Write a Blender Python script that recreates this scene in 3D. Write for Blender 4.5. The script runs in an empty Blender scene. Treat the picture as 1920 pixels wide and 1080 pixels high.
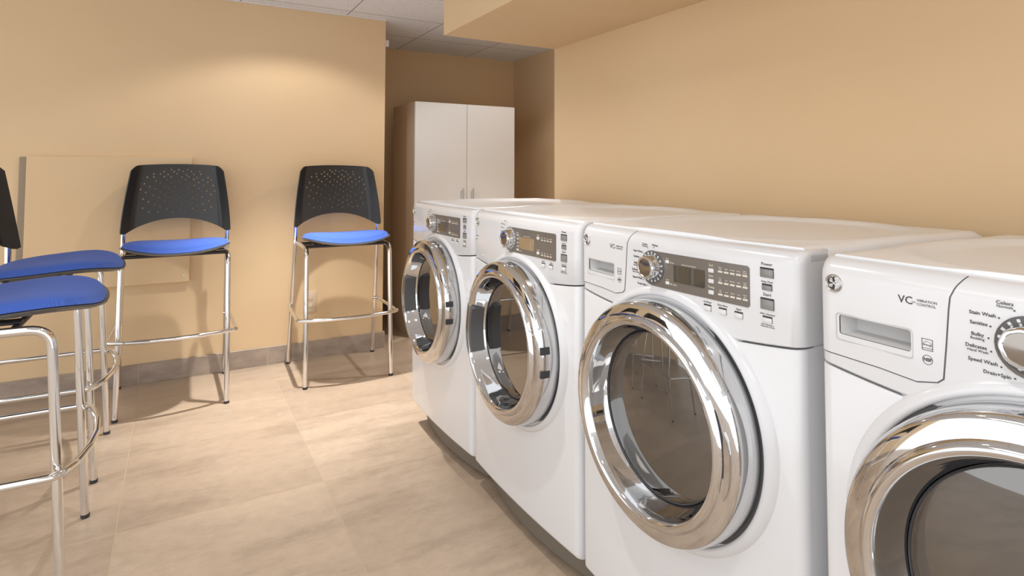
import bpy, bmesh, math, random
from mathutils import Vector, Matrix
PI = math.pi
S = bpy.context.scene
COL = S.collection
random.seed(7)

# ------------------------------------------------------------------ camera
def rad(d): return math.radians(d)
YAW, PITCH, ROLL = rad(29.617), rad(2.36), rad(0.1425)
cd = bpy.data.cameras.new('camera'); cam = bpy.data.objects.new('camera', cd); COL.objects.link(cam)
fw = Vector((math.sin(YAW)*math.cos(PITCH), math.cos(YAW)*math.cos(PITCH), math.sin(PITCH)))
rt = Vector((math.cos(YAW), -math.sin(YAW), 0)); up = rt.cross(fw)
r2 = rt*math.cos(ROLL)+up*math.sin(ROLL); u2 = up*math.cos(ROLL)-rt*math.sin(ROLL)
cam.matrix_world = Matrix(((r2.x, u2.x, -fw.x, 0), (r2.y, u2.y, -fw.y, 0), (r2.z, u2.z, -fw.z, 1.136), (0, 0, 0, 1)))
cd.sensor_width = 36; cd.lens = 36*1103.8/1920; cd.shift_y = (276.2-540)/1920
cd.clip_start = 0.02; S.camera = cam

# ------------------------------------------------------------------ world, exposure
W_ = bpy.data.worlds.new('world'); S.world = W_; W_.use_nodes = True
W_.node_tree.nodes['Background'].inputs[0].default_value = (.96, .98, 1, 1)
W_.node_tree.nodes['Background'].inputs[1].default_value = 1.5
S.view_settings.view_transform = 'Standard'; S.view_settings.look = 'None'
S.view_settings.gamma = 1; S.view_settings.exposure = 0.27
CEIL = 2.128
# downlights: x, y, watts  (the first stands between the two stools by the wall; last three are added fill)
DOWN = [(.55, 3.10, 200, 'round recessed downlight nearest the wall, above the gap between the two wall stools'),
        (.36, 1.50, 36, 'round recessed downlight above the floor between the side stools and the machines'),
        (.15, .25, 30, 'added fill downlight nearest the near washer, out of the photo overhead'),
        (-1.45, 1.9, 26, 'added fill downlight at the far left of the room'),
        (1.95, 3.05, 72, 'added downlight brightening the alcove, hidden behind the soffit')]
# fill panels added out of view to flatten the light: x, y, watts
FILL_PANELS = [(-1.05, 1.15, 6, 'added fill light panel, unseen, in the ceiling left of the camera'), (-1.05, -.75, 8, 'added fill light panel, unseen, in the ceiling behind the camera')]

# ------------------------------------------------------------------ material helpers
MATS = {}
def mat(name, col, rough=.5, metal=0, coat=0, spec=.5, sheen=0):
    m = bpy.data.materials.new(name); m.use_nodes = True
    b = m.node_tree.nodes['Principled BSDF']
    b.inputs['Base Color'].default_value = (*col, 1); b.inputs['Roughness'].default_value = rough
    b.inputs['Metallic'].default_value = metal; b.inputs['Coat Weight'].default_value = coat
    b.inputs['Coat Roughness'].default_value = .05
    b.inputs['Specular IOR Level'].default_value = spec; b.inputs['Sheen Weight'].default_value = sheen
    MATS[name] = m; return m
def nd(m, t, **k):
    n = m.node_tree.nodes.new(t)
    for a, v in k.items(): setattr(n, a, v)
    return n
def lk(m, a, b): m.node_tree.links.new(a, b)
def bsdf(m): return m.node_tree.nodes['Principled BSDF']
def coord(m, scale=(1, 1, 1), loc=(0, 0, 0)):
    t = nd(m, 'ShaderNodeTexCoord'); p = nd(m, 'ShaderNodeMapping')
    p.inputs['Scale'].default_value = scale; p.inputs['Location'].default_value = loc
    lk(m, t.outputs['Object'], p.inputs[0]); return p.outputs[0]
def noise(m, vec, sc, det=4, rough=.5):
    n = nd(m, 'ShaderNodeTexNoise'); n.inputs['Scale'].default_value = sc; n.inputs['Detail'].default_value = det
    n.inputs['Roughness'].default_value = rough; lk(m, vec, n.inputs['Vector']); return n.outputs['Fac']
def ramp(m, fac, stops):
    r = nd(m, 'ShaderNodeValToRGB'); e = r.color_ramp.elements
    while len(e) < len(stops): e.new(.5)
    for i, (p, c) in enumerate(stops): e[i].position = p; e[i].color = (*c, 1)
    lk(m, fac, r.inputs[0]); return r.outputs[0]
def bump(m, h, dist, strength=1):
    b = nd(m, 'ShaderNodeBump'); b.inputs['Distance'].default_value = dist; b.inputs['Strength'].default_value = strength
    lk(m, h, b.inputs['Height']); lk(m, b.outputs[0], bsdf(m).inputs['Normal'])
def mixc(m, fac, a, b, mode='MIX'):
    x = nd(m, 'ShaderNodeMix', data_type='RGBA', blend_type=mode)
    for s, v in ((0, fac), (6, a), (7, b)):
        if hasattr(v, 'type') and not isinstance(v, (tuple, float)): lk(m, v, x.inputs[s])
        else: x.inputs[s].default_value = v if s == 0 else (*v, 1)
    return x.outputs[2]

def paint(name, a, b):
    m = mat(name, a, .75, spec=.3); v = coord(m)
    lk(m, ramp(m, noise(m, v, 1.3, 3), [(.3, a), (.7, b)]), bsdf(m).inputs['Base Color'])
    bump(m, noise(m, v, 260, 2), .0006, .35); return m
wallm = paint('wall_paint', (.69, .505, .305), (.715, .535, .335))

def tile_mat(name, bw, rh, loc, c1, c2, grout, mortar):
    m = mat(name, c1, .33, spec=.45)
    v = coord(m, loc=loc)
    br = nd(m, 'ShaderNodeTexBrick', offset=0, squash=1)
    br.inputs['Scale'].default_value = 1; br.inputs['Brick Width'].default_value = bw; br.inputs['Row Height'].default_value = rh
    br.inputs['Mortar Size'].default_value = mortar; br.inputs['Mortar Smooth'].default_value = .1; br.inputs['Bias'].default_value = 0
    br.inputs['Color1'].default_value = (0, 0, 0, 1); br.inputs['Color2'].default_value = (1, 1, 1, 1); br.inputs['Mortar'].default_value = (.5, .5, .5, 1)
    lk(m, v, br.inputs['Vector'])
    tone = mixc(m, br.outputs['Color'], c1, c2)
    v2 = coord(m, scale=(.8, 2.6, 1)); n1 = noise(m, v2, 2.4, 7, .62)
    veins = ramp(m, n1, [(.3, (.76, .74, .73)), (.5, (1, 1, 1)), (.72, (1.09, 1.085, 1.075))])
    c = mixc(m, 1.0, tone, veins, 'MULTIPLY')
    n2 = noise(m, coord(m, scale=(1, 1.5, 1)), 22, 6, .7)
    c = mixc(m, 1.0, c, ramp(m, n2, [(.3, (.88, .88, .88)), (.65, (1.04, 1.04, 1.04))]), 'MULTIPLY')
    c = mixc(m, br.outputs['Fac'], c, grout)
    lk(m, c, bsdf(m).inputs['Base Color'])
    rr = nd(m, 'ShaderNodeMapRange'); rr.inputs[3].default_value = .28; rr.inputs[4].default_value = .5
    lk(m, n2, rr.inputs[0]); lk(m, rr.outputs[0], bsdf(m).inputs['Roughness'])
    inv = nd(m, 'ShaderNodeMath', operation='SUBTRACT'); inv.inputs[0].default_value = 1
    lk(m, br.outputs['Fac'], inv.inputs[1]); bump(m, inv.outputs[0], .0012, .6)
    return m
floorm = tile_mat('floor_tile', .635, .595, (.1425+.635*6, -2.2565+.595*8, 0), (.42, .325, .245), (.50, .395, .30), (.47, .375, .265), .0021)
basem = mat('base_tile', (.36, .29, .235), .4); v = coord(basem, scale=(1, 1, 2))
lk(basem, ramp(basem, noise(basem, v, 9, 7, .65), [(.3, (.27, .215, .175)), (.7, (.42, .345, .285))]), bsdf(basem).inputs['Base Color'])
groutm = mat('grout', (.5, .42, .32), .8)
ceilm = mat('ceiling_tile', (.62, .615, .60), .9, spec=.2); v = coord(ceilm, loc=(-.9175+.615*7, -3.64+.5*12, 0))
br = nd(ceilm, 'ShaderNodeTexBrick', offset=0); br.inputs['Scale'].default_value = 1
br.inputs['Brick Width'].default_value = .615; br.inputs['Row Height'].default_value = .5; br.inputs['Mortar Size'].default_value = .003
br.inputs['Color1'].default_value = (.82, .85, .89, 1); br.inputs['Color2'].default_value = (.86, .89, .93, 1); br.inputs['Mortar'].default_value = (.22, .21, .19, 1)
lk(ceilm, v, br.inputs['Vector'])
sp = ramp(ceilm, noise(ceilm, coord(ceilm), 130, 3, .7), [(.32, (.78, .78, .78)), (.5, (1, 1, 1))])
lk(ceilm, mixc(ceilm, 1.0, br.outputs['Color'], sp, 'MULTIPLY'), bsdf(ceilm).inputs['Base Color'])
bump(ceilm, noise(ceilm, coord(ceilm), 130, 3, .7), .002, .5)

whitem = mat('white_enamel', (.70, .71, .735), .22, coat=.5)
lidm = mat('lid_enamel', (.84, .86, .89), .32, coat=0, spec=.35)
kickm = mat('kick_panel_grey', (.17, .145, .115), .5)
chrome = mat('chrome', (.66, .665, .675), .04, 1)
tubem = mat('chrome_tube', (.80, .80, .80), .07, 1)
darkm = mat('dark_rubber', (.035, .035, .04), .5)
sealm = mat('door_seal_grey', (.10, .10, .105), .45)
slotm = mat('slot_grey', (.33, .33, .33), .5)
panelm = mat('control_panel_taupe', (.155, .135, .115), .28, coat=.3)
screenm = mat('display_glass', (.05, .045, .035), .03, coat=1)
screenrefl = mat('display_glass_reflection', (.30, .21, .12), .05, coat=1)  # tan reflection of the room put into the glass colour
btnm = mat('button_silver', (.27, .265, .26), .35, .2)
btnw = mat('button_white', (.72, .72, .72), .3)
recessm = mat('recess_shade_grey', (.50, .50, .50), .4)  # grey carries the shade inside the drawer pull
inkm = mat('ink_grey', (.075, .07, .07), .6)
inkw = mat('ink_light', (.72, .66, .58), .6)
badgem = mat('badge_black', (.03, .03, .03), .3)
drumm = mat('drum_steel', (.42, .40, .38), .32, 1)
plastm = mat('stool_plastic', (.016, .016, .016), .3, spec=.55)
shellm = mat('seat_shell_plastic', (.09, .088, .085), .25)
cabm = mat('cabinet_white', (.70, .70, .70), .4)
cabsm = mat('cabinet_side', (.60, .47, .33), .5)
alum = mat('brushed_nickel', (.55, .53, .5), .3, 1)
platem = mat('outlet_cream', (.62, .50, .36), .45)
knobface = mat('knob_face', (.34, .31, .28), .12, 1)
bluem = mat('blue_fabric', (.035, .11, .53), .85, sheen=.08); v = coord(bluem)
ck = nd(bluem, 'ShaderNodeTexChecker'); ck.inputs['Scale'].default_value = 420; lk(bluem, v, ck.inputs[0])
ck.inputs[1].default_value = (.024, .075, .36, 1); ck.inputs[2].default_value = (.040, .115, .50, 1)
lk(bluem, ck.outputs[0], bsdf(bluem).inputs['Base Color']); bump(bluem, ck.outputs['Fac'], .0006, .5)
bump(plastm, noise(plastm, coord(plastm), 900, 1), .0003, .35)
lampm = mat('lamp_glow', (1, 1, 1)); bsdf(lampm).inputs['Emission Color'].default_value = (1, .93, .82, 1); bsdf(lampm).inputs['Emission Strength'].default_value = 6

def glass_mat(name, tint, ior=1.55):
    m = bpy.data.materials.new(name); m.use_nodes = True; nt = m.node_tree; nt.nodes.clear()
    o = nt.nodes.new('ShaderNodeOutputMaterial'); f = nt.nodes.new('ShaderNodeFresnel'); f.inputs[0].default_value = ior
    t = nt.nodes.new('ShaderNodeBsdfTransparent'); t.inputs[0].default_value = (*tint, 1)
    g = nt.nodes.new('ShaderNodeBsdfGlossy'); g.inputs['Roughness'].default_value = .015; g.inputs[0].default_value = (1, .97, .93, 1)
    x = nt.nodes.new('ShaderNodeMixShader')
    nt.links.new(f.outputs[0], x.inputs[0]); nt.links.new(t.outputs[0], x.inputs[1]); nt.links.new(g.outputs[0], x.inputs[2]); nt.links.new(x.outputs[0], o.inputs[0])
    return m
glassm = glass_mat('tinted_door_glass', (.42, .40, .38), 2.5)
glassd = glass_mat('reflective_door_glass', (.38, .36, .34), 3.6)

# ------------------------------------------------------------------ mesh helpers
def obj(name, bm, m, parent=None, smooth=True, angle=35):
    bmesh.ops.recalc_face_normals(bm, faces=bm.faces[:]) if len(bm.faces) else None
    me = bpy.data.meshes.new(name); bm.to_mesh(me); bm.free()
    for k in (m if isinstance(m, (list, tuple)) else [m]): me.materials.append(k)
    if smooth:
        for p in me.polygons: p.use_smooth = True
        me.set_sharp_from_angle(angle=rad(angle))
    o = bpy.data.objects.new(name, me); COL.objects.link(o)
    if parent: o.parent = parent
    return o
def empty(name, label, cat, loc=(0, 0, 0), rz=0, group=None):
    o = bpy.data.objects.new(name, None); COL.objects.link(o); o.location = loc; o.rotation_euler = (0, 0, rz)
    o.empty_display_size = .05
    o['label'] = label; o['category'] = cat
    if group: o['group'] = group
    return o
def tag(o, label, cat, group=None):
    o['label'] = label; o['category'] = cat
    if group: o['group'] = group
    return o
def struct(name, bm, m, label=None, smooth=False):
    o = obj(name, bm, m, None, smooth); o['kind'] = 'structure'
    if label: o['label'] = label
    return o
def box(bm, x0, x1, y0, y1, z0, z1, bev=0, seg=2):
    r = bmesh.ops.create_cube(bm, size=1); vs = r['verts']
    for v in vs: v.co = Vector(((x0+x1)/2+v.co.x*(x1-x0), (y0+y1)/2+v.co.y*(y1-y0), (z0+z1)/2+v.co.z*(z1-z0)))
    if bev:
        es = {e for v in vs for e in v.link_edges}
        r = bmesh.ops.bevel(bm, geom=list(es), offset=bev, segments=seg, profile=.5, affect='EDGES')
        vs = r['verts']
    return vs
def nbox(*a, **k):
    bm = bmesh.new(); box(bm, *a, **k); return bm
def fillet(pts, rads, n=6):
    pts = [Vector(p) for p in pts]; out = [pts[0]]
    for i in range(1, len(pts)-1):
        r = rads[i-1] if isinstance(rads, (list, tuple)) else rads
        a = (pts[i-1]-pts[i]).normalized(); b = (pts[i+1]-pts[i]).normalized()
        ang = a.angle(b)
        if r <= 0 or ang > PI-.02: out.append(pts[i]); continue
        d = min(r/math.tan(ang/2), (pts[i-1]-pts[i]).length*.49, (pts[i+1]-pts[i]).length*.49)
        p, q = pts[i]+a*d, pts[i]+b*d
        for k in range(n+1):
            t = k/n; out.append(p*(1-t)**2+pts[i]*2*t*(1-t)+q*t*t)
    out.append(pts[-1]); return out
def tube(bm, pts, r, seg=14, cap=True, closed=False):
    pts = [Vector(p) for p in pts]; n = len(pts); rings = []
    prev = None
    for i, p in enumerate(pts):
        a = pts[i-1] if (i > 0 or closed) else p; b = pts[(i+1) % n] if (i < n-1 or closed) else p
        t = (b-a).normalized()
        if prev is None:
            x = t.orthogonal().normalized()
        else:
            x = (prev-t*prev.dot(t)).normalized()
        prev = x; y = t.cross(x)
        rr = r[i] if isinstance(r, (list, tuple)) else r
        rings.append([bm.verts.new(p+x*rr*math.cos(2*PI*k/seg)+y*rr*math.sin(2*PI*k/seg)) for k in range(seg)])
    m = n if closed else n-1
    for i in range(m):
        A, B = rings[i], rings[(i+1) % n]
        for k in range(seg): bm.faces.new((A[k], A[(k+1) % seg], B[(k+1) % seg], B[k]))
    if cap and not closed: bm.faces.new(rings[0][::-1]); bm.faces.new(rings[-1])
def loft(bm, rings, cap0=True, cap1=True, closed=True):
    R = [[bm.verts.new(p) for p in r] for r in rings]; n = len(R[0])
    for i in range(len(R)-1):
        for k in range(n if closed else n-1):
            bm.faces.new((R[i][k], R[i][(k+1) % n], R[i+1][(k+1) % n], R[i+1][k]))
    if cap0: bm.faces.new(R[0][::-1])
    if cap1: bm.faces.new(R[-1])
    return R
def revolve(bm, prof, cs, cz, x0=0, seg=96, caps=(False, False), rmod=None):
    """profile of (radius, depth) round an axis along local x through s=cs, z=cz"""
    rings = []
    for r, x in prof:
        ring = []
        for k in range(seg):
            a = 2*PI*k/seg; q = r*(rmod(a, x) if rmod else 1)
            ring.append((x0+x, -(cs+q*math.cos(a)), cz+q*math.sin(a)))
        rings.append(ring)
    loft(bm, rings, caps[0], caps[1])
def evaluated(o):
    dg = bpy.context.evaluated_depsgraph_get(); dg.update()
    me = bpy.data.meshes.new_from_object(o.evaluated_get(dg)); return me
def boolean_cut(o, cutbm):
    bmesh.ops.recalc_face_normals(cutbm, faces=cutbm.faces[:])
    cm = bpy.data.meshes.new('cut'); cutbm.to_mesh(cm); cutbm.free(); c = bpy.data.objects.new('cut', cm); COL.objects.link(c)
    c.matrix_world = o.matrix_world
    md = o.modifiers.new('b', 'BOOLEAN'); md.operation = 'DIFFERENCE'; md.object = c; md.solver = 'EXACT'
    me = evaluated(o); o.modifiers.clear(); old = o.data; o.data = me
    bpy.data.objects.remove(c); bpy.data.meshes.remove(cm); bpy.data.meshes.remove(old)
    for p in me.polygons: p.use_smooth = True
    me.set_sharp_from_angle(angle=rad(35))
def text_into(bm, body, size, s, z, fx, off=.0008, align='LEFT', shear=0, sx=1, bold=0):
    cu = bpy.data.curves.new('t', 'FONT'); cu.body = body; cu.size = size; cu.align_x = align; cu.align_y = 'CENTER'
    cu.resolution_u = 2; cu.offset = bold; cu.extrude = .00012
    o = bpy.data.objects.new('t', cu); COL.objects.link(o); me = evaluated(o)
    bpy.data.objects.remove(o); bpy.data.curves.remove(cu)
    n0 = len(bm.verts); bm.from_mesh(me); bpy.data.meshes.remove(me); bm.verts.ensure_lookup_table()
    for v in bm.verts[n0:]:
        ss = s+v.co.x*sx; zz = z+v.co.y; v.co = Vector((fx(ss)-off-v.co.z, -ss, zz))

# ------------------------------------------------------------------ the room
LW, RW, BW, AW, NX, FR = 3.76, 1.69, 4.60, 2.63, 1.177, 2.53
XL, YB = -2.7, -1.7
struct('floor', nbox(XL-.1, AW+.1, YB-.1, BW+.1, -.1, 0), floorm)
struct('ceiling', nbox(XL-.1, AW+.1, YB-.1, BW+.1, CEIL, CEIL+.1), ceilm)
struct('wall_left', nbox(XL-.1, NX, LW, BW+.1, 0, CEIL), wallm)
struct('wall_right', nbox(RW, AW+.1, YB-.1, FR, 0, CEIL), wallm)
struct('wall_back', nbox(NX, AW+.1, BW, BW+.1, 0, CEIL), wallm)
struct('wall_alcove', nbox(AW, AW+.1, FR, BW, 0, CEIL), wallm)
struct('trim_1', nbox(1.07, RW, YB, FR, 1.772, CEIL), wallm, 'tan painted soffit boxed in above the machines')
# perimeter angle of the suspended ceiling
bm = bmesh.new(); box(bm, XL, NX, LW-.018, LW, CEIL-.004, CEIL)
tr = struct('trim_2', bm, mat('ceiling_angle', (.75, .74, .72), .5), 'white metal angle along the top of the wall')
def baseboard(name, x0, x1, y0, y1, joints, axis):
    bm = bmesh.new()
    cuts = sorted([j for j in joints if (x0 if axis == 0 else y0)+.01 < j < (x1 if axis == 0 else y1)-.01])
    lo, hi = (x0, x1) if axis == 0 else (y0, y1); e = [lo]+cuts+[hi]
    for a, b in zip(e[:-1], e[1:]):
        if axis == 0: box(bm, a+.0012, b-.0012, y0, y1, 0, .104, .0015, 1)
        else: box(bm, x0, x1, a+.0012, b-.0012, 0, .104, .0015, 1)
    b = struct(name, bm, basem)
    bm = bmesh.new()
    if axis == 0: box(bm, x0, x1, y0+.0012, y1, 0, .1035)
    else: box(bm, x0+.0012, x1-.0012, y0, y1, 0, .1035)
    g = obj('grout_joint', bm, groutm, b, False)
js = [-.155+.6405*k for k in range(-5, 6)]
baseboard('baseboard_left', XL, NX+.012, LW-.012, LW, js, 0)
baseboard('baseboard_corner', NX, NX+.012, LW, BW-.012, [4.2], 1)
baseboard('baseboard_back', NX, AW, BW-.012, BW, js, 0)
baseboard('baseboard_alcove', AW-.012, AW, FR, BW-.012, [3.2, 3.8], 1)
baseboard('baseboard_right', RW-.012, RW, YB, FR, [-.5, .1, .7, 1.3, 1.9], 1)

# ceiling lamps, some of them added as fill
for i, (x, y, w, lab) in enumerate(DOWN):
    t = empty('recessed_or_fill_downlight', lab, 'ceiling light', (x, y, CEIL), 0, 'recessed and added fill downlights')
    bm = bmesh.new(); R_ = []
    for r, z in ((.075, 0), (.075, -.004), (.06, -.006), (.05, -.001)):
        R_.append([(r*math.cos(2*PI*k/40), r*math.sin(2*PI*k/40), z) for k in range(40)])
    loft(bm, R_, False, False); obj('trim_ring', bm, MATS['ceiling_angle'], t)
    bm = bmesh.new(); bmesh.ops.create_circle(bm, cap_ends=True, radius=.05, segments=32, matrix=Matrix.Translation((0, 0, -.0012)))
    obj('lamp', bm, lampm, t)
    for nm, e, sz, bl in (('downlight_beam', w, 64 if w > 100 else 84, 1.0), ('downlight_spill', w*.22, 140, .3)):
        ld = bpy.data.lights.new(nm, 'SPOT'); ld.energy = e if nm == 'downlight_beam' else min(e, 13); ld.color = (1, .955, .90); ld.shadow_soft_size = .022
        ld.spot_size = rad(sz); ld.spot_blend = bl
        lo = bpy.data.objects.new(nm, ld); COL.objects.link(lo); lo.parent = t; lo.location = (0, 0, -.03)
for i, (x, y, w, lab) in enumerate(FILL_PANELS):
    t = empty('added_fill_panel', lab, 'ceiling light', (x, y, CEIL), 0, 'added fill light panels')
    bm = bmesh.new()
    for a in ((-.6, .6, -.6, -.57), (-.6, .6, .57, .6), (-.6, -.57, -.57, .57), (.57, .6, -.57, .57)): box(bm, *a, -.012, 0)
    obj('fill_panel_frame', bm, MATS['ceiling_angle'], t, False)
    ld = bpy.data.lights.new('fill_glow', 'AREA'); ld.shape = 'SQUARE'; ld.size = 1.12; ld.energy = w; ld.color = (1, .985, .96)
    lo = bpy.data.objects.new('fill_glow', ld); COL.objects.link(lo); lo.parent = t; lo.location = (0, 0, -.012)

# ------------------------------------------------------------------ laundry machines
MW, MD = .640, .68
ZC, RC = .609, MW/2
def rm(r):
    K = ((0, 0), (.150, .167), (.157, .174), (.1775, .192), (.2035, .213), (.2345, .236), (.2465, .2470), (.30, .3005))
    for (a, p_), (b, q_) in zip(K[:-1], K[1:]):
        if r <= b: return p_+(q_-p_)*(r-a)/(b-a)
    return r+.0005
def ringprof(P): return [(rm(r), x) for r, x in P]
def bow(b):
    return lambda s: -b*max(0, 1-(2*s/MW-1)**2)
fB, fC = bow(.012), bow(.012)
fK = bow(.040)
def zseam(s):
    t = min(1, abs(2*s/MW-1)); return .806+.021*t**2.2
def outline(f, inset=0, r=.022, back=MD, side=0, nf=28, x0=0):
    """front outline then the back corners, as (x, s)"""
    w0, w1 = side, MW-side; pts = []
    rr = max(.004, r-inset*.2)
    for k in range(7):
        a = PI/2*k/6; pts.append((f(w0+rr)+x0+inset+rr-rr*math.sin(a), w0+rr-rr*math.cos(a)))
    for k in range(1, nf):
        s = w0+rr+(w1-w0-2*rr)*k/nf; pts.append((f(s)+x0+inset, s))
    for k in range(7):
        a = PI/2*(1-k/6); pts.append((f(w1-rr)+x0+inset+rr-rr*math.sin(a), w1-rr+rr*math.cos(a)))
    pts += [(back, w1), (back, w0)]
    return pts
def ring3(o, zf): return [(x, -s, zf(s)) for x, s in o]

def patch(bm, poly, f, off0, off1, step=.02):
    """polygon in (s, z) thickened from off0 to off1 in front of the surface x=f(s)"""
    b = bmesh.new()
    A = [b.verts.new((-off0, -s, z)) for s, z in poly]; B = [b.verts.new((-off1, -s, z)) for s, z in poly]
    b.faces.new(A); b.faces.new(B[::-1]); n = len(poly)
    for k in range(n): b.faces.new((A[k], B[k], B[(k+1) % n], A[(k+1) % n]))
    ss = [p[0] for p in poly]; s = math.ceil(min(ss)/step)*step
    while s < max(ss):
        bmesh.ops.bisect_plane(b, geom=b.verts[:]+b.edges[:]+b.faces[:], plane_co=(0, -s, 0), plane_no=(0, 1, 0)); s += step
    for v in b.verts: v.co.x += f(-v.co.y)
    me = bpy.data.meshes.new('p'); b.to_mesh(me); b.free(); bm.from_mesh(me); bpy.data.meshes.remove(me)
def surf(s, z):
    r = .022; x = fC(s) if s > r else fC(r)+r-math.sqrt(max(0, r*r-(r-s)**2))
    T = ((.966, 0), (.976, .0018), (.984, .006), (.990, .012), (.9945, .021), (.997, .034))
    if z > .966:
        for (a, p_), (b, q_) in zip(T[:-1], T[1:]):
            if z <= b: return x+p_+(q_-p_)*(z-a)/(b-a)
        return x+.034
    return x
def skin(bm, poly, off0, off1):
    b = bmesh.new()
    A = [b.verts.new((-off0, -s, z)) for s, z in poly]; B = [b.verts.new((-off1, -s, z)) for s, z in poly]
    b.faces.new(A); b.faces.new(B[::-1]); n = len(poly)
    for k in range(n): b.faces.new((A[k], B[k], B[(k+1) % n], A[(k+1) % n]))
    cuts = [(0, -q, 0) for q in (.004, .006, .009, .012, .015, .018, .022)+tuple(.03+.015*k for k in range(13))]
    for c in cuts: bmesh.ops.bisect_plane(b, geom=b.verts[:]+b.edges[:]+b.faces[:], plane_co=c, plane_no=(0, 1, 0))
    for q in (.966, .971, .976, .980, .984, .987, .990, .9925, .9945): bmesh.ops.bisect_plane(b, geom=b.verts[:]+b.edges[:]+b.faces[:], plane_co=(0, 0, q), plane_no=(0, 0, 1))
    for v in b.verts:
        off = -v.co.x; s_, z_ = -v.co.y, v.co.z; t = max(0, min(1, (z_-.966)/.03))
        v.co.x = surf(s_, z_)-off*(1-t); v.co.z = z_+off*t
    me = bpy.data.meshes.new('p'); b.to_mesh(me); b.free(); bm.from_mesh(me); bpy.data.meshes.remove(me)
def rrect(s0, s1, z0, z1, r, n=4):
    P = []
    for cx, cz, a0 in ((s1-r, z1-r, 0), (s0+r, z1-r, 90), (s0+r, z0+r, 180), (s1-r, z0+r, 270)):
        for k in range(n+1): a = rad(a0+90*k/n); P.append((cx+r*math.cos(a), cz+r*math.sin(a)))
    return P
def button(parent, name, s, z, w, h, m, slot=True, proud=.003):
    bm = bmesh.new()
    x = fC(s); box(bm, x-proud, x+.001, -s-w/2, -s+w/2, z-h/2, z+h/2, min(.0014, h/5), 2)
    o = obj(name, bm, m, parent)
    if slot:
        bm = bmesh.new(); patch(bm, rrect(s-w/2-.0003, s+w/2+.0003, z-h/2-.0003, z+h/2+.0030, .0006, 2), fC, -.0004, .0005)
        obj('button_slot', bm, darkm, o)
    return o
def arc_badge(parent, s, z, r):
    bm = bmesh.new(); revolve(bm, [(r, .001), (r, -.003), (r*.93, -.0042), (r*.85, -.003), (r*.78, -.0038), (r*.72, -.0028), (r*.70, -.001)], s, z, fC(s), 48)
    o = obj('badge', bm, alum, parent)
    bm = bmesh.new(); revolve(bm, [(r*.72, -.0012), (.0002, -.0014)], s, z, fC(s), 40, (False, True)); obj('badge_field', bm, badgem, o)
    bm = bmesh.new(); X = fC(s)-.0022
    def curl(pts, w=.055): tube(bm, [(X, -(s+px*r), z+pz*r) for px, pz in pts], r*w, 6)
    for sx, sz, big in ((-1, 1, .19), (1, 1, .17), (-1, -1, .18), (1, -1, .23)):   # four looping script curls
        cx, cz = sx*.30, sz*.30
        P = [(0, 0)]
        a0 = math.atan2(-cz, -cx)
        for k in range(15):
            a = a0+sx*sz*2*PI*k/11; q = big*(1-.045*k); P.append((cx+q*math.cos(a), cz+q*math.sin(a)))
        curl(P)
    for k in range(4):
        a = PI/2*k+.2; curl([(.66*math.cos(a), .66*math.sin(a)), (.56*math.cos(a+.25), .56*math.sin(a+.25)), (.66*math.cos(a+.5), .66*math.sin(a+.5))], .04)
    obj('badge_monogram', bm, btnw, o)

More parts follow.
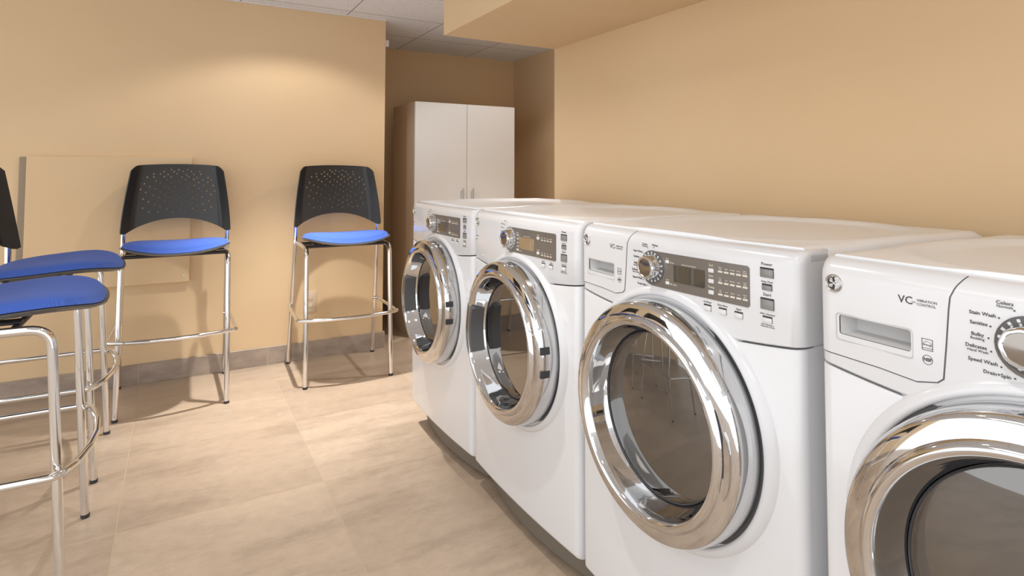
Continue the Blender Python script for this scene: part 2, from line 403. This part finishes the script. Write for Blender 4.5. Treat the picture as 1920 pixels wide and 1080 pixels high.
def make_machine(name, label, washer, loc, group):
    t = empty(name, label, 'washing machine' if washer else 'dryer', loc, 0, group)
    # cabinet body with bowed front
    bm = bmesh.new(); rings = []
    for zf, ins in ((lambda s: .100, .006), (lambda s: .106, .001), (lambda s: .112, 0), (lambda s: .45, 0), (lambda s: zseam(s)-.006, 0), (lambda s: zseam(s)-.0025, .002), (lambda s: zseam(s)-.002, .012)):
        rings.append(ring3(outline(fB, ins), zf))
    loft(bm, rings)
    body = obj('body', bm, whitem, t)
    bm = bmesh.new(); revolve(bm, [(.238, -.2), (.238, .42)], RC, ZC, 0, 96, (True, True)); boolean_cut(body, bm)
    bm = bmesh.new(); box(bm, .04, MD, -MW+.002, -.002, .79, .962); obj('upper_cabinet', bm, whitem, t)
    # groove behind the seam
    # console fascia
    bm = bmesh.new(); rings = []
    z0 = lambda s: zseam(s)+.0015
    rings.append(ring3(outline(fC, .010, back=.083), z0)); rings.append(ring3(outline(fC, .002, back=.083), z0))
    rings.append(ring3(outline(fC, 0, back=.083), lambda s: zseam(s)+.004))
    for z, ins in ((.90, 0), (.966, 0), (.976, .0018), (.984, .006), (.990, .012), (.9945, .021), (.997, .034)):
        rings.append(ring3(outline(fC, ins, back=.083), lambda s, z=z: z))
    loft(bm, rings); con = obj('console', bm, whitem, t, angle=50)
    # lid with raised rim
    bm = bmesh.new()
    NX_, NY_ = 44, 44; X0, X1 = .032, MD
    G = []
    for i in range(NX_+1):
        row = []
        for j in range(NY_+1):
            u, v_ = i/NX_, j/NY_; s = MW*v_; x = X0+fC(s)*(1-u)+(X1-X0)*u
            ex = min(1, abs((x-.345)/.305)); es = min(1, abs((s-MW/2)/.285))
            d = (ex**2.6+es**2.6)**(1/2.6)
            k = max(0, min(1, (1-d)/.07)); k = k*k*(3-2*k)
            rim = math.exp(-((d-1.0)/.045)**2)*.0035
            edge = min(s, MW-s, X1-x); e = max(0, 1-edge/.016); zz = 1.0-.012*e*e-.0075*k+rim
            if u < .02: zz -= .0
            row.append(bm.verts.new((x, -s, zz)))
        G.append(row)
    for i in range(NX_):
        for j in range(NY_): bm.faces.new((G[i][j], G[i][j+1], G[i+1][j+1], G[i+1][j]))
    be = [e for e in bm.edges if e.is_boundary]; r = bmesh.ops.extrude_edge_only(bm, edges=be)
    vs = [g for g in r['geom'] if isinstance(g, bmesh.types.BMVert)]
    for q in vs: q.co.z = .966 if q.co.x > .1 else max(.966, q.co.z-.012)
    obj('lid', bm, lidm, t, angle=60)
    # kick panel, feet
    bm = bmesh.new(); loft(bm, [ring3(outline(fK, .075, .03, MD-.02, .012), lambda s, z=z: z) for z in (.010, .102)])
    obj('kick_panel', bm, kickm, t)
    for fx_, fs in ((.10, .06), (.10, MW-.06), (MD-.08, .06), (MD-.08, MW-.06)):
        bm = bmesh.new(); bmesh.ops.create_cone(bm, cap_ends=True, segments=20, radius1=.02, radius2=.016, depth=.03, matrix=Matrix.Translation((fx_, -fs, .015))); obj('foot', bm, darkm, t)
    # raised surround of the door
    XC = -.024
    bm = bmesh.new(); revolve(bm, ringprof([(.281, .028), (.274, .0175), (.268, .0105), (.263, .0070), (.2580, .0055), (.2540, .0065), (.2515, .010), (.2510, .035)]), RC, ZC, XC, 128)
    obj('door_surround', bm, whitem, t, angle=80)
    bm = bmesh.new(); revolve(bm, ringprof([(.2512, .015), (.240, .013), (.222, .010), (.222, .10), (.16, .10)]), RC, ZC, XC, 96); obj('door_gasket', bm, sealm, t)
    # drum
    bm = bmesh.new(); revolve(bm, [(.176, .10), (.21, .11), (.232, .13), (.232, .36), (.20, .375), (.02, .385)], RC, ZC, XC, 72, (False, True))
    for k in range(3):
        a = 2*PI*k/3+.5
        for q in (0,):
            box_vs = box(bm, XC+.14, XC+.36, -.02, .02, .17, .222, .008, 2)
            bmesh.ops.transform(bm, matrix=Matrix.Translation((0, -RC, ZC)) @ Matrix.Rotation(a, 4, 'X'), verts=[v for v in box_vs if v.is_valid])
    obj('drum', bm, drumm, t)
    # door
    bm = bmesh.new()
    prof = [(.236, .012), (.2455, .011), (.2465, .002), (.2465, -.006), (.2460, -.018), (.2448, -.032), (.2425, -.0405), (.2395, -.0455), (.2365, -.0480), (.2345, -.0488), (.222, -.0515), (.212, -.0530), (.205, -.0538), (.2035, -.0555), (.2005, -.0595), (.196, -.0625), (.190, -.0640), (.185, -.0630), (.181, -.0595), (.1775, -.053), (.173, -.040), (.168, -.022), (.162, -.010), (.159, -.004), (.157, .0)]
    revolve(bm, ringprof(prof), RC, ZC, XC, 160); door = obj('door', bm, chrome, t, angle=40)
    bm = bmesh.new(); revolve(bm, ringprof([(.158, -.004), (.156, -.0065), (.1545, -.005), (.153, .004)]), RC, ZC, XC, 96); obj('glass_seal', bm, darkm, door)
    bm = bmesh.new(); revolve(bm, ringprof([(.1555, -.004), (.14, -.0065), (.12, -.009), (.09, -.012), (.06, -.014), (.03, -.0148), (.0005, -.015)] if washer else [(.1555, -.004), (.10, -.0042), (.0005, -.0043)]), RC, ZC, XC, 96, (False, True)); obj('door_glass', bm, glassm if washer else glassd, door, angle=60)
    bm = bmesh.new(); revolve(bm, ringprof([(.150, .004), (.146, .03), (.135, .06), (.11, .085), (.07, .10), (.0005, .105)]), RC, ZC, XC, 72, (False, True)); obj('inner_bowl', bm, glass_mat('inner_bowl_glass', (.75, .73, .70), 1.4) if 'bowl' not in MATS else MATS['bowl'], door, angle=60)
    def arcbox(r0, r1, a0, a1, x0, x1, n=14, taper=0):
        b = bmesh.new(); rr = []; r0, r1 = rm(r0), rm(r1)
        for k in range(n+1):
            a = rad(a0+(a1-a0)*k/n); c, s_ = math.cos(a), math.sin(a)
            e = 1-taper*abs(2*k/n-1)**4
            m_ = (r0+r1)/2; h = (r1-r0)/2*e
            rr.append([(XC+x0, -(RC+(m_-h)*c), ZC+(m_-h)*s_), (XC+x0, -(RC+(m_+h)*c), ZC+(m_+h)*s_), (XC+x1, -(RC+(m_+h)*c), ZC+(m_+h)*s_), (XC+x1, -(RC+(m_-h)*c), ZC+(m_-h)*s_)])
        loft(b, rr); return b
    if washer:
        obj('door_handle', arcbox(.2035, .2105, -8, 24, -.0545, -.045, taper=.8), darkm, door)
        obj('handle_grip', arcbox(.2115, .228, -18, 14, -.0565, -.045, taper=.9), chrome, door)
    else:
        h = obj('door_handle', arcbox(.160, .186, 158, 204, -.0600, -.012, taper=.25), sealm, door)
        obj('handle_frame', arcbox(.183, .190, 157, 205, -.0660, -.050, taper=.3), chrome, h)
        obj('handle_pocket', arcbox(.166, .180, 162, 200, -.0620, -.045, taper=.3), panelm, h)
        for a in (7.5, -7.5):
            obj('hinge_notch', arcbox(.2335, .2468, a-2.3, a+2.3, -.0475, -.020, 4), darkm, door)
    # control panel
    SD, ZD = .286, .922
    pz0, pz1, ps1 = .880, .958, .541
    P = [(ps1-.004, pz0), (ps1, pz0+.004), (ps1, pz1-.004), (ps1-.004, pz1)]
    for k in range(15):
        a = rad(90+180*k/14); P.append((SD+.0385*math.cos(a), (pz0+pz1)/2+.039*math.sin(a)))
    bm = bmesh.new(); patch(bm, P, fC, -.001, .0012); cp = obj('control_panel', bm, panelm, t)
    if washer: dz = (.352, .436, .899, .935)
    else: dz = (.345, .432, .895, .932)
    if washer:
        d = bmesh.new(); patch(d, rrect(dz[0], dz[1], dz[2], dz[3], .0015), fC, .0012, .0022); sc = obj('display', d, screenm, cp)
    else:
        d = bmesh.new(); patch(d, rrect(dz[0], dz[1], dz[2], dz[3], .0015), fC, .0012, .0022); sc = obj('display', d, screenrefl if loc[1] < 2.2 else screenm, cp)
    # dial
    X = fC(SD)
    bm = bmesh.new(); revolve(bm, [(.0365, 0), (.0365, -.0025), (.035, -.0032), (.020, -.0032)], SD, ZD, X, 64, (False, True)); db = obj('dial_ring', bm, sealm if washer else btnm, cp)
    bm = bmesh.new()
    for k in range(18):
        a = 2*PI*k/18; c, s_ = math.cos(a), math.sin(a)
        bmv = box(bm, -.0008, .0008, -.0018, .0018, .0295, .0335)
        bmesh.ops.transform(bm, matrix=Matrix.Translation((X-.0034, -SD, ZD)) @ Matrix.Rotation(a, 4, 'X'), verts=bmv)
    obj('dial_marks', bm, btnw, db)
    bm = bmesh.new()
    revolve(bm, [(.0285, -.002), (.0285, -.008), (.0275, -.011), (.0265, -.018), (.0255, -.024), (.0235, -.0265), (.0205, -.0265), (.0195, -.0255)], SD, ZD, X, 96,
            (False, False), lambda a, x: 1-.035*(abs(math.sin(4*a))**3 if x < -.009 else 0)); kn = obj('dial_knob', bm, chrome, db)
    bm = bmesh.new(); revolve(bm, [(.0198, -.0256), (.012, -.0262), (.0005, -.0265)], SD, ZD, X, 48, (False, True)); obj('knob_face', bm, knobface, kn)
    # lettering
    dk = bmesh.new(); lt = bmesh.new()
    T = lambda s, z, b, size=.0056, al='CENTER', bold=0: text_into(dk, b, size, s, z, fC, .0006, al, bold=bold)
    L = lambda s, z, b, size=.0042, al='CENTER': text_into(lt, b, size, s, z, fC, .0016, al, bold=.00004)
    def led(s, z, w=.0085, h=.0035):
        q = bmesh.new(); patch(q, [(s-w/2, z-h/2), (s+w/2, z-h/2), (s+w/2, z+h/2), (s-w/2, z+h/2)], fC, .0011, .0018); obj('indicator_light', q, inkw, cp, False)
    def dot(s, z, r=.0011): patch(dk, [(s+r*math.cos(k*PI/4), z+r*math.sin(k*PI/4)) for k in range(8)], fC, .0001, .0009)
    button(t, 'power_button', .577, .950, .027, .015, btnm); button(t, 'start_button', .577, .893, .027, .018, btnm)
    T(.577, .9665, 'Power', .0085); T(.577, .911, 'Start', .0085)
    button(t, 'delay_button', .577, .9235, .020, .009, btnm, 2); button(t, 'lock_button', .577, .8645, .019, .009, btnw, 2)
    T(.577, .9345, 'Delay Wash' if washer else 'Delay Dry', .0048); T(.577, .8755, 'Add a Garment' if washer else 'Damp Alert', .0048); T(.577, .8635, '', .004)
    T(.577, .8545, 'Hold 3 Seconds to\nlock/unlock controls', .0034)
    row = ((.442, 'PreWash'), (.479, 'Extra Rinse'), (.516, 'Signal')) if washer else ((.478, 'Extend'), (.517, 'Signal'))
    for s, n in row:
        button(t, 'option_button', s, .8605, .0180, .0095, btnw, 2); T(s, .8725, n, .0052)
    if washer:
        for s, z, b, al in ((.260, .9700, 'Colors', 'CENTER'), (.2505, .9515, 'Stain Wash', 'RIGHT'), (.241, .9385, 'Sanitize', 'RIGHT'), (.2365, .9235, 'Bulky', 'RIGHT'), (.2395, .9075, 'Delicates', 'RIGHT'), (.2510, .8900, 'Speed Wash', 'RIGHT'), (.2645, .8775, 'Drain+Spin', 'RIGHT'), (.293, .8700, 'Basket Clean', 'CENTER'), (.293, .9705, 'Whites', 'CENTER')):
            T(s, z, b, .0066, al, .00008)
        for s, z, b in ((.260, .9653, 'Normals'), (.229, .9180, 'Bedding'), (.229, .9020, 'Hand Wash')): T(s, z, b, .0050)
        for k, (s, z) in enumerate(((.270, .9625), (.2535, .9500), (.244, .9372), (.2415, .9215), (.244, .9050), (.2545, .8882), (.2685, .8778), (.285, .8752), (.290, .9655))): dot(s, z)
        for zz, names in ((.9415, 'Extra Light,Light,Normal,Heavy,Extra Heavy'), (.9195, 'No Spin,Low,Medium,High,Extra High'), (.8965, 'Tap Cold,Cold,Warm,Hot,Extra Hot')):
            for k, nme in enumerate(names.split(',')):
                s = .475+.0142*k; led(s, zz-.003, .0105, .0035); L(s, zz+.0035, nme.replace(' ', '\n') if ' ' in nme else nme, .0036)
        for zz, nme in ((.9375, 'Soil'), (.9165, 'Spin'), (.894, 'Temp')):
            L(.4525, zz+.0105, nme, .0072); o = button(cp, 'select_button', .4525, zz, .0135, .0085, btnw, 0)
        for zz, a_, b_ in ((.9395, 'Steam', 'Wash'), (.8935, 'Custom', 'My Cycle')):
            button(cp, 'select_button', .333, zz, .011, .007, btnw, 0); L(.333, zz+.007, a_, .0030); L(.341, zz-.001, b_, .0050, 'LEFT')
        L(.394, .9385, 'Estimated Time Remaining', .0036)
        # detergent drawer with its pull recess
        edge = [(.0025, .8455), (.10, .8435), (.153, .8395), (.180, .8465), (.187, .853), (.1915, .90), (.1955, .95), (.1975, .966), (.203, .980), (.211, .9945), (.0025, .9945)]
        gape = [(.0025, .8437), (.10, .8417), (.1535, .8377), (.1810, .8450), (.1888, .8522), (.1932, .90), (.1972, .95), (.1992, .966), (.2047, .980), (.2127, .9945), (.0025, .9945)]
        bm = bmesh.new(); skin(bm, gape, -.002, .0004)
        bm2 = bmesh.new(); skin(bm2, edge, -.001, .0012)
        dr = obj('detergent_drawer', bm2, whitem, t); gap = obj('drawer_gap', bm, sealm, dr)
        for o_ in (con, dr, gap):
            c = bmesh.new(); patch(c, rrect(.038, .147, .8785, .909, .004), fC, -.030, .01); boolean_cut(o_, c)
        # tray inside the recess: back wall, ramped lower lip
        bm = bmesh.new()
        R1 = [(fC(s)-.0014, -s, z) for s, z in rrect(.032, .150, .868, .9115, .006)]
        R2 = [(fC(s)-.0016, -s, z) for s, z in rrect(.034, .149, .870, .9098, .005)]
        R3 = [(fC(s)+.004, -s, z) for s, z in rrect(.040, .1465, .8785, .908, .003)]
        R4 = [(fC(s)+.026, -s, z) for s, z in rrect(.052, .1445, .884, .906, .003)]
        loft(bm, [R1, R2, R3, R4], False, True); obj('pull_recess', bm, recessm, dr, angle=60)
        arc_badge(dr, .0305, .957, .0142)
        dd = bmesh.new(); dk2 = dk
        TT = lambda s, z, b, size, al='LEFT', bold=0: text_into(dd, b, size, s, z, fC, .0015, al, bold=bold)
        TT(.1305, .9515, 'VC', .0155, 'LEFT', .00018); TT(.1560, .9540, 'VIBRATION', .0052); TT(.1560, .9485, 'CONTROL', .0052)
        tube(dd, [(fC(.153)-.0014, -(.1495+.0055*k/10), .9505+.0012*math.sin(k*1.1)) for k in range(11)], .00025, 4)
        def ringp(s, z, r0, r1, n=28):
            for k in range(n):
                a, b = 2*PI*k/n, 2*PI*(k+1)/n
                patch(dd, [(s+r0*math.cos(a), z+r0*math.sin(a)), (s+r1*math.cos(a), z+r1*math.sin(a)), (s+r1*math.cos(b), z+r1*math.sin(b)), (s+r0*math.cos(b), z+r0*math.sin(b))], fC, .0011, .0017)
        ringp(.1685, .8735, .0061, .0067); TT(.1685, .8735, 'NSF', .0062, 'CENTER', .00025)
        for q in ((.1615, .1757, .8865, .8872), (.1615, .1757, .9018, .9025), (.1615, .1622, .8865, .9025), (.1750, .1757, .8865, .9025), (.1615, .1757, .8893, .8898)):
            patch(dd, [(q[0], q[2]), (q[1], q[2]), (q[1], q[3]), (q[0], q[3])], fC, .0011, .0017)
        TT(.1686, .8943, 'energy', .0040, 'CENTER')
        tube(dd, [(fC(.168)-.0014, -(.1686+.0055*math.cos(a)), .8935+.0055*math.sin(a)) for a in [PI*k/10 for k in range(11)]], .0003, 4)
        obj('drawer_lettering', dd, inkm, dr, False)
    else:
        for s, z in ((.262, .9705), (.2475, .9605), (.2400, .9490), (.2350, .9365), (.2335, .9235), (.2345, .9105), (.2395, .8985), (.2480, .8875)):
            dot(s+.004, z, .0009)
        for s, z, b in ((.258, .9745, 'Cottons'), (.2475, .9635, 'Mixed Loads'), (.239, .9520, 'Delicates'), (.234, .9395, 'Casuals'), (.232, .9265, 'Towels'), (.233, .9130, 'Steam'), (.239, .9005, 'Warm Up'), (.248, .8885, 'Time Dry')): T(s, z, b, .0048, 'RIGHT')
        for zz, nme in ((.9375, 'Level'), (.8935, 'Temp')):
            L(.452, zz+.009, nme, .0055); button(cp, 'select_button', .452, zz, .0135, .0085, btnw, 0)
            for k in range(4): led(.473+.0145*k, zz-.004, .009, .003); L(.473+.0145*k, zz+.0025, ('More', 'Dry', 'Less', 'Damp')[k] if zz > .9 else ('High', 'Med', 'Low', 'Air')[k], .0042)
        for zz in (.936, .9245, .913, .9015): led(.336, zz, .0075, .0035)
        button(cp, 'select_button', .335, .8905, .010, .006, btnw, 0); L(.343, .8885, 'My Cycle', .0042, 'LEFT'); L(.389, .936, 'Estimated Time Remaining', .0034); L(.335, .943, 'Steam', .0042)
        arc_badge(t, .0305, .957, .0142)
        for k, b in enumerate(('Sensor Dry', 'Steam')): T(.012, .905-.012*k, b, .0058, 'LEFT')
        # lint badge below the dial
        bm = bmesh.new(); revolve(bm, [(.011, 0), (.011, -.0012), (.0005, -.0014)], .2885, .8745, fC(.2885), 24, (False, True)); obj('sticker', bm, btnm, t)
    obj('panel_lettering', lt, inkw, cp, False); obj('console_lettering', dk, inkm, con, False)
    return t
MATS['bowl'] = glass_mat('inner_bowl_glass', (.75, .73, .70), 1.4)
def copy_tree(o, parent=None):
    c = o.copy(); COL.objects.link(c); c.parent = parent
    for ch in [k for k in bpy.data.objects if k.parent == o]: copy_tree(ch, c)
    return c
FX = .952
m1 = make_machine('clothes_dryer', 'white dryer at the far end of the row, nearest the tall white cabinet', False, (FX, 2.603, 0), 'front loading laundry machines in a row')
m2 = make_machine('clothes_dryer', 'white dryer with a tan reflection coloured into its display, second from the far end, between another dryer and a washer', False, (FX, 1.948, 0), 'front loading laundry machines in a row')
m3 = make_machine('washing_machine', 'white washer seen whole, with chrome door and detergent drawer, beside the dryers', True, (FX, 1.294, 0), 'front loading laundry machines in a row')
m4 = copy_tree(m3); m4.location = (.932, .608, 0); m4['label'] = 'white washer nearest the camera at the right edge, cut off by the frame'

# ------------------------------------------------------------------ tall cabinet in the alcove
def cabinet():
    x0, x1, y0, y1, H = 1.42, 2.21, 3.85, 4.32, 1.620
    t = empty('storage_cabinet', 'tall white two-door cabinet in the shaded alcove behind the machines', 'cabinet', ((x0+x1)/2, (y0+y1)/2, 0))
    w, d = (x1-x0)/2, (y1-y0)/2; th = .016
    bm = bmesh.new()
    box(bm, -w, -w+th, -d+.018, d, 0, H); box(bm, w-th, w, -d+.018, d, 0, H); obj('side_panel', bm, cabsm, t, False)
    bm = bmesh.new(); box(bm, -w+th, w-th, -d+.018, d, H-th, H); box(bm, -w+th, w-th, -d+.018, d, .07, .07+th); box(bm, -w+th, w-th, d-.006, d, .07, H); box(bm, -w+th, w-th, -d+.05, -d+.06, 0, .07)
    obj('carcass', bm, cabm, t, False)
    bm = bmesh.new(); box(bm, -w+th, w-th, -d+.03, d-.01, .80, .816); obj('shelf', bm, cabm, t, False)
    for sg in (-1, 1):
        bm = bmesh.new(); a, b = (-w, -.0015) if sg < 0 else (.0015, w); box(bm, a, b, -d, -d+.017, .07, H, .001, 1); dr = obj('door', bm, cabm, t, False)
        bm = bmesh.new(); hx = sg*.040; z0, z1 = .915, 1.005
        tube(bm, [(hx, -d-.024, z0-.012), (hx, -d-.024, z1+.012)], .0055, 12)
        for z in (z0+.01, z1-.01): tube(bm, [(hx, -d+.002, z), (hx, -d-.024, z)], .004, 10)
        obj('handle', bm, alum, dr)
cabinet()

# ------------------------------------------------------------------ things on the wall
t = empty('wall_panel', 'tan painted flat board fixed to the wall behind the stools', 'panel', (-.29, LW, .865))
bm = nbox(-.362, .362, -.024, 0, -.340, .343, .002, 1); obj('board', bm, wallm, t, False)
obj('brown_strip', nbox(-.392, -.3625, -.012, 0, -.330, .338, .001, 1), mat('strip_brown', (.30, .235, .16), .6), t, False)  # thin brown strip beside the board's left side
bm = bmesh.new(); bmesh.ops.create_cone(bm, cap_ends=True, segments=16, radius1=.006, radius2=.006, depth=.003, matrix=Matrix.Translation((.335, -.025, -.305)) @ Matrix.Rotation(PI/2, 4, 'X')); obj('screw_head', bm, alum, t)
t = empty('outlet_plate', 'small cream cover plate low on the wall behind the right stool', 'outlet', (.722, LW, .34))
obj('plate', nbox(-.039, .039, -.006, 0, -.065, .065, .003, 2), platem, t)
for z in (-.022, .022): obj('socket', nbox(-.017, .017, -.0078, -.005, z-.014, z+.014, .003, 2), platem, t)
t = tag(obj('wall_sensor', nbox(-.0, .030, -.02, .02, -.022, .022, .004, 2), cabm), 'small white plastic box on the wall end just under the ceiling', 'sensor')
t.location = (NX, 3.80, 1.985)

# ------------------------------------------------------------------ bar stools
def make_stool():
    t = empty('bar_stool', '', 'stool', (0, 0, 0), 0, 'blue bar stools with black perforated backs')
    R_ = .0122
    # legs: front legs bend back under the seat, rear legs run up into the backrest
    for sg in (-1, 1):
        bm = bmesh.new()
        pts = fillet([(sg*.228, -.243, .006), (sg*.2245, -.203, .722), (sg*.229, .09, .722)], .055, 8); tube(bm, pts, R_, 16)
        l = obj('leg', bm, tubem, t)
        bm = bmesh.new(); bmesh.ops.create_cone(bm, cap_ends=True, segments=16, radius1=.0125, radius2=.0132, depth=.012, matrix=Matrix.Translation((sg*.228, -.2435, .006))); obj('glide', bm, darkm, l)
        bm = bmesh.new()
        pts = fillet([(sg*.250, .235, .006), (sg*.239, .110, .72), (sg*.238, .113, .845)], .08, 6); tube(bm, pts, R_, 16)
        l = obj('leg', bm, tubem, t)
        bm = bmesh.new(); bmesh.ops.create_cone(bm, cap_ends=True, segments=16, radius1=.0125, radius2=.0132, depth=.012, matrix=Matrix.Translation((sg*.250, .235, .006))); obj('glide', bm, darkm, l)
    # footrest
    bm = bmesh.new(); P = [(-.236, .172, .352), (-.262, .155, .352), (-.268, -.232, .352)]
    fr = [(x, -.232-.050*(1-(x/.268)**2)-.006, .352) for x in (-.2, -.1, 0, .1, .2)]
    P += fr+[(.268, -.232, .352), (.262, .155, .352), (.236, .172, .352)]
    tube(bm, fillet(P, [.02, .035, .1, .1, .1, .1, .1, .035, .02], 5), .0098, 14); obj('footrest', bm, tubem, t)
    # cross bars under the seat
    bm = bmesh.new()
    for y in (-.12, .04): tube(bm, [(-.225, y, .722), (.225, y, .722)], .009, 12)
    for sg in (-1, 1): box(bm, sg*.15-.02, sg*.15+.02, -.13, .05, .728, .738, .003, 1)
    obj('seat_bracket', bm, darkm, t)
    # seat shell and cushion
    def zb(x, y):
        fx_ = x/.25; fy = (-y-.08)/.22
        return .752+.017*fx_*fx_+.012*math.sin(max(-1, min(1, fy*1.1))*1.3)-.012*max(0, fy-.35)**1.6*(1.25-fx_*fx_)*2.2
    def sup(a, r, gw, gd):
        c, s_ = math.cos(a), math.sin(a); n = 2/3.1
        x = math.copysign(abs(c)**n, c); y = math.copysign(abs(s_)**n, s_)
        yy = y*gd*r; w = gw*(1-.055*(y+1)*r)
        if y < 0: yy -= .013*(1-x*x)*r*r
        return x*w*r, yy-.080
    def seat_mesh(gw, gd, topf, botf, nr=14, na=96):
        bm = bmesh.new(); rings = []
        rs = [i/nr for i in range(1, nr+1)]
        top = [[(*sup(2*PI*k/na, r, gw, gd), 0) for k in range(na)] for r in rs]
        def zmap(ring, r, f): return [(x, y, zb(x, y)+f(r)) for x, y, _ in ring]
        R1 = [zmap(a, r, topf) for a, r in zip(top, rs)]; R2 = [zmap(a, r, botf) for a, r in zip(top, rs)][::-1]
        loft(bm, R1[::1]+R2, True, True); return bm
    sh = obj('seat', seat_mesh(.248, .214, lambda r: .002-.002*(r > .97), lambda r: -.012+.008*(r > .97)), shellm, t, angle=60)
    def dome(r): return .034*math.sqrt(max(0, 1-r**6))+.003
    obj('cushion', seat_mesh(.241, .206, lambda r: dome(r), lambda r: .003, nr=22), bluem, sh, angle=75)
    # backrest: curved shell with an arched lower edge
    bm = bmesh.new(); NU, NV = 50, 16; G = []
    for i in range(NU+1):
        u = -1+2*i/NU; col_ = []
        for j in range(NV+1):
            v_ = j/NV
            zt = 1.172-.010*u*u-.028*max(0, (abs(u)-.86)/.14)**2.2
            zb_ = .884-.074*min(1, (u*u*1.12))**1.1+.008*max(0, (abs(u)-.92)/.08)**2
            z = zb_+(zt-zb_)*v_
            hw = .250-.042*max(0, (z-.82)/.35)**1.5
            x = u*hw
            y = .116+.026*(1-u*u)+.060*((z-.82)/.35)-.042*max(0, (abs(u)-.82)/.18)
            col_.append(bm.verts.new((x, y, z)))
        G.append(col_)
    for i in range(NU):
        for j in range(NV): bm.faces.new((G[i][j], G[i+1][j], G[i+1][j+1], G[i][j+1]))
    bk = obj('backrest', bm, plastm, t, angle=50)
    md = bk.modifiers.new('s', 'SOLIDIFY'); md.thickness = .006; md.offset = 0
    me = evaluated(bk); bk.modifiers.clear(); bk.data = me
    cut = bmesh.new(); rnd = random.Random(3)
    rows = [(1.142, [-.03, .0, .035]), (1.130, [-.062, -.018, .018, .052, .088]), (1.116, [-.098, -.075, -.045, -.005, .035, .062, .095]),
            (1.101, [-.125, -.102, -.060, -.028, .012, .045, .078, .122]), (1.086, [-.090, -.048, -.008, .030, .064, .105, .140]),
            (1.071, [-.135, -.072, -.030, .006, .046, .085, .125]), (1.056, [-.115, -.055, -.015, .024, .066, .108, .148]),
            (1.041, [-.150, -.092, -.040, .002, .042, .088]), (1.026, [-.128, -.074, -.022, .020, .060, .118, .155]),
            (1.011, [-.102, -.052, -.004, .038, .080, .135]), (.996, [-.142, -.078, -.030, .014, .058, .100]),
            (.981, [-.120, -.056, -.010, .034, .078, .128]), (.966, [-.094, -.034, .012, .056, .104]), (.951, [-.140, -.070, -.014, .036, .082, .140]),
            (.936, [-.115, -.045, .010, .060, .112]), (.922, [-.080, -.022, .032, .084])]
    for z, xs in rows:
        for x in xs:
            r = .0034+.0010*rnd.random()
            bmesh.ops.create_cone(cut, cap_ends=True, segments=12, radius1=r, radius2=r, depth=.2,
                matrix=Matrix.Translation((x*1.14+rnd.uniform(-.003, .003), .15, 1.035+(z-1.035)*(1.03 if z > 1.035 else 1.12 if abs(x) > .09 else 1.02)-.002+rnd.uniform(-.003, .003))) @ Matrix.Rotation(PI/2, 4, 'X'))
    boolean_cut(bk, cut)
    return t
st = make_stool()
YS = 3.482
spots = [(.008, YS, 0, 'blue-seated bar stool standing against the wall in front of the tan board'),
         (.840, YS-.003, rad(-1.5), 'blue-seated bar stool standing alone near the wall corner and the machines'),
         (-.482, 2.888, rad(90), 'bar stool turned sideways at the left edge, its black back partly in view'),
         (-.480, 2.183, rad(90), 'bar stool turned sideways nearest the camera at the left edge, blue seat lowest in view')]
for i, (x, y, a, lab) in enumerate(spots):
    o = st if i == 0 else copy_tree(st)
    o.location = (x, y, 0); o.rotation_euler = (0, 0, a); o['label'] = lab
